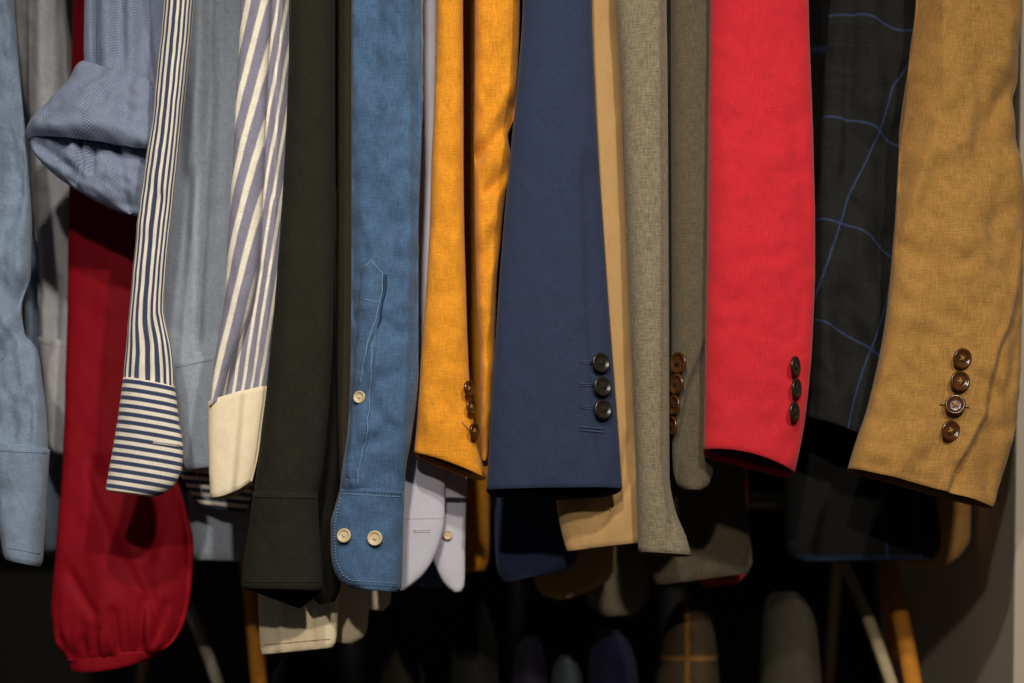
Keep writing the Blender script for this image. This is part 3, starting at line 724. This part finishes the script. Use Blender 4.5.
def hanger(label, p_mid, p_end, r, mat, rail_py=500, name='clothes_hanger'):
    """p_mid/p_end: (px,py,d) of the neck and of the front arm's tip"""
    a, b = P(*p_mid), P(*p_end)
    t = thing(name, label, 'hanger', a, 'bare hangers on the lower rail')
    other = Vector((2 * a.x - b.x + .05, 2 * a.y - b.y - .05, b.z))   # contoured: both tips curve to the same side
    for tip in (b, other):
        verts, faces = [], []
        pts = []
        for k in range(13):
            q = k / 12
            p = a + (tip - a) * q
            p.z += 0.012 * math.sin(PI * q) * 1.0
            pts.append(p)
        tube_path(verts, faces, pts, lambda k: r * (1.0 if k < .9 else 1.0 - 2.5 * (k - .9)), 12)
        link_mesh('arm', verts, faces, mat, t)
    verts, faces = [], []
    z0 = P(0, rail_py, RAIL_D).z
    pts = [a + Vector((0, 0, (z0 - 0.0 - a.z) * k / 6)) for k in range(7)]
    for k in range(1, 11):
        an = PI * k / 10 * 1.15
        pts.append(Vector((a.x, a.y, z0)) + Vector((0, 0.018 - 0.018 * math.cos(an), 0.018 * math.sin(an))))
    tube_path(verts, faces, pts, 0.0017, 8)
    link_mesh('hook', verts, faces, m_rail, t)
    return t
RAIL_D = 2.0
verts, faces = [], []
z0 = P(0, 500, RAIL_D).z
tube_path(verts, faces, [Vector((x, RAIL_D + 0.018, z0)) for x in (-.95, -.4, 0, .3, .57)], 0.0125, 16)
rail = link_mesh('clothes_rail', verts, faces, m_rail); rail['label'] = 'steel rail running behind the jacket hems low in the wardrobe'; rail['category'] = 'rail'
hanger('slim beige hanger arm sloping down below the dark check blazer', (838, 552, 2.0), (899, 706, 1.74), .0078, m_ply)
hanger('orange wooden hanger arm sloping down at the far right beside the side panel', (884, 545, 2.0), (918, 712, 1.72), .0112, m_oak)
hanger('grey hanger arm sloping down beside the gathered crimson cuff', (165, 560, 2.0), (226, 706, 1.76), .0078, m_grp)
hanger('brown wooden hanger end under the left side of the cream cuff', (247, 560, 2.0), (262, 720, 1.80), .0105, m_oak)

LOW = 'jackets on the lower rail'
def low_jacket(label, rows, D, T, mat, seed, uvf=None, cat='jacket', name='jacket'):
    cx = (rows[-1][0] + rows[-1][2]) / 2
    t = thing(name, label, cat, P(cx, rows[-1][1], D), LOW)
    lo = Loft(rows, D=D, T=T, Tb=T * 1.2, n=2.1, fold=.004, wrinkle=.001, seed=seed)
    lo.mesh('sleeve', mat, t, cap=True, NA=60, dy=9, uvf=uvf)
    # torso behind the sleeve, and a collar above it
    x0, y0 = rows[0][0], rows[0][1]; x1 = rows[0][2]
    b = Loft([(x0 + 1, y0 + 18, x1 - 1, y0 + 18), (x0 - 4, y0 + 50, x1 + 4, y0 + 50), (x0 - 6, 840, x1 + 6, 840)], D=D + T * 1.2 + .05, T=.035, n=2.4, fold=.003, seed=seed + 1)
    b.mesh('torso', mat, t, cap=True, NA=50, dy=14)
    bd = D + T * 1.2 + .05
    q = P((x0 + x1) / 2, y0 + 20, bd); zr = P(0, 500, RAIL_D).z
    verts, faces = [], []
    top = Vector((q.x, RAIL_D + .018, zr + .0145))
    tube_path(verts, faces, [q, q + (top - q) * .3 + Vector((0, -.006, 0)), q + (top - q) * .7 + Vector((0, -.012, 0)), top + Vector((0, -.012, -.006)), top, top + Vector((0, .012, -.006)), top + Vector((0, .015, -.02))], .0015, 6)
    link_mesh('hanging_loop', verts, faces, lining_dark, t, [(0, 0)] * len(verts))
    return t
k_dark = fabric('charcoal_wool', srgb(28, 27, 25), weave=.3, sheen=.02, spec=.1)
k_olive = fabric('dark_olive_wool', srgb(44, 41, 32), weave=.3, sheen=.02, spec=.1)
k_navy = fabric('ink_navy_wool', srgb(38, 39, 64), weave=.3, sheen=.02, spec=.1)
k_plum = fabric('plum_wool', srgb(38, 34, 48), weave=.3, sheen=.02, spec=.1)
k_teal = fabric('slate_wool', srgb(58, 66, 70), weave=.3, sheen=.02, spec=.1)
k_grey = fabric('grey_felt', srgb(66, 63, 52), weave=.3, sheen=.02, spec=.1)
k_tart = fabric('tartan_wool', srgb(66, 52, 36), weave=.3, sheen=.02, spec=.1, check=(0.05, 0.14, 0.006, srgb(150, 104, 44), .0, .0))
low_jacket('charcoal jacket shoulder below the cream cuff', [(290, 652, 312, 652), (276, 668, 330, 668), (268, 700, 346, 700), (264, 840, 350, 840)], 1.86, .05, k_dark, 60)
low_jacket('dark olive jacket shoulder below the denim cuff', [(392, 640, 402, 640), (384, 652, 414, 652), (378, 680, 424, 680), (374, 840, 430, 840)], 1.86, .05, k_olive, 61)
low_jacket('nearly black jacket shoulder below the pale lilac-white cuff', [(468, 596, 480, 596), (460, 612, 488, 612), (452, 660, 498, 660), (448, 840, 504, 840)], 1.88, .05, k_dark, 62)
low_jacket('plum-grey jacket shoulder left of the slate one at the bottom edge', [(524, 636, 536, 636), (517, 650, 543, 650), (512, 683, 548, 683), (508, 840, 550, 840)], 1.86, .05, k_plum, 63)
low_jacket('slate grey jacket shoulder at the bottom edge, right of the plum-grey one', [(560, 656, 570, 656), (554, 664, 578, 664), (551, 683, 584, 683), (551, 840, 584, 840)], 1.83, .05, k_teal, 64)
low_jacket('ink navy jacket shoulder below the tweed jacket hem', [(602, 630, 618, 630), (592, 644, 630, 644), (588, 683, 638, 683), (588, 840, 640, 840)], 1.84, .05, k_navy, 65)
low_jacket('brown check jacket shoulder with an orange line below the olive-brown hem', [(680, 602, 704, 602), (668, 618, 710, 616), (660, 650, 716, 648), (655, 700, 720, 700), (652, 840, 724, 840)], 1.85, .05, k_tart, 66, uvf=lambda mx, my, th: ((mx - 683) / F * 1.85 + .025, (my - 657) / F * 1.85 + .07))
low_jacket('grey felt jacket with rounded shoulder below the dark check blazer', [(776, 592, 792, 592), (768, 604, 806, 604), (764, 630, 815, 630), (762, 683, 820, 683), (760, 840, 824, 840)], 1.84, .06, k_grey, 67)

# ------------------------------------------------------------------ wardrobe shell
def box(name, lo, hi, mat, bev=.0):
    bm = bmesh.new(); bmesh.ops.create_cube(bm, size=1)
    for v in bm.verts: v.co = Vector([lo[i] + (v.co[i] + .5) * (hi[i] - lo[i]) for i in range(3)])
    if bev: bmesh.ops.bevel(bm, geom=bm.edges[:], offset=bev, segments=2, affect='EDGES')
    me = bpy.data.meshes.new(name); bm.to_mesh(me); bm.free(); me.materials.append(mat)
    o = bpy.data.objects.new(name, me); COL.objects.link(o); o['kind'] = 'structure'
    return o
m_pan = plain('grey_laminate', srgb(182, 172, 154), .55, .3, .03, 200)
m_back = plain('shaded_laminate', srgb(30, 28, 25), .6, .3, .04, 60)  # grey laminate painted near black for the shade deep inside the wardrobe
m_floor = plain('floor_wood', srgb(110, 86, 60), .5, .3, .2, 6, grain=(3, 30, 3))
PD = 1.66
xp = P(1013.5, 0, PD).x
w = box('wall_right', (xp, PD + .0022, 0), (xp + .018, 2.25, 2.2), m_pan)
e = box('trim_1', (xp + .0004, PD - .0, 0), (xp + .06, PD + .002, 2.2), m_pan)
for v in list(w.data.vertices) + list(e.data.vertices):
    v.co.x += (v.co.z - 1.05) * 0.012          # the side stands slightly out of plumb
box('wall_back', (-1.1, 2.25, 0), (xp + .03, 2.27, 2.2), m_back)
box('wall_left', (-1.12, PD, 0), (-1.10, 2.27, 2.2), m_pan)
box('floor', (-3, -2.5, -.02), (3, 2.27, 0), m_floor)

# ------------------------------------------------------------------ light
def lamp(name, loc, aim, power, size, col, cone):
    l = bpy.data.lights.new(name, 'SPOT'); l.energy = power; l.shadow_soft_size = size; l.color = col
    l.spot_size = math.radians(cone); l.spot_blend = 1.0
    o = bpy.data.objects.new(name, l); COL.objects.link(o); o.location = loc
    o.rotation_euler = (Vector(aim) - Vector(loc)).to_track_quat('-Z', 'Y').to_euler()
    return o
WARM = (1, .91, .79)
lamp('ceiling_spot_light', (-0.10, 0.30, 2.36), (0.02, 1.55, 1.18), 54, .035, WARM, 74)
lamp('ceiling_spot_light', (-0.22, -1.00, 2.36), (0.04, 1.55, 1.22), 108, .045, WARM, 54)
lamp('ceiling_spot_light', (0.55, -0.30, 2.36), (-0.05, 1.55, 1.22), 105, .045, WARM, 76)
wd = bpy.data.worlds.new('World'); sc.world = wd; wd.use_nodes = True
wd.node_tree.nodes['Background'].inputs[0].default_value = (.85, .9, 1.0, 1)
wd.node_tree.nodes['Background'].inputs[1].default_value = .05

# ------------------------------------------------------------------ camera
cd = bpy.data.cameras.new('Camera'); cam = bpy.data.objects.new('Camera', cd); COL.objects.link(cam)
cam.location = (0, 0, CAMZ); cam.rotation_euler = (PI / 2, 0, 0)
cd.lens = 50; cd.sensor_width = 36; cd.shift_y = (HY - 341.5) / 1024.0
cd.clip_start = .05
cd.dof.use_dof = True; cd.dof.focus_distance = 1.525; cd.dof.aperture_fstop = 1.7
sc.camera = cam
sc.view_settings.view_transform = 'Standard'; sc.view_settings.look = 'None'
sc.view_settings.exposure = -0.42; sc.view_settings.gamma = 1.0; sc.view_settings.use_curve_mapping = False
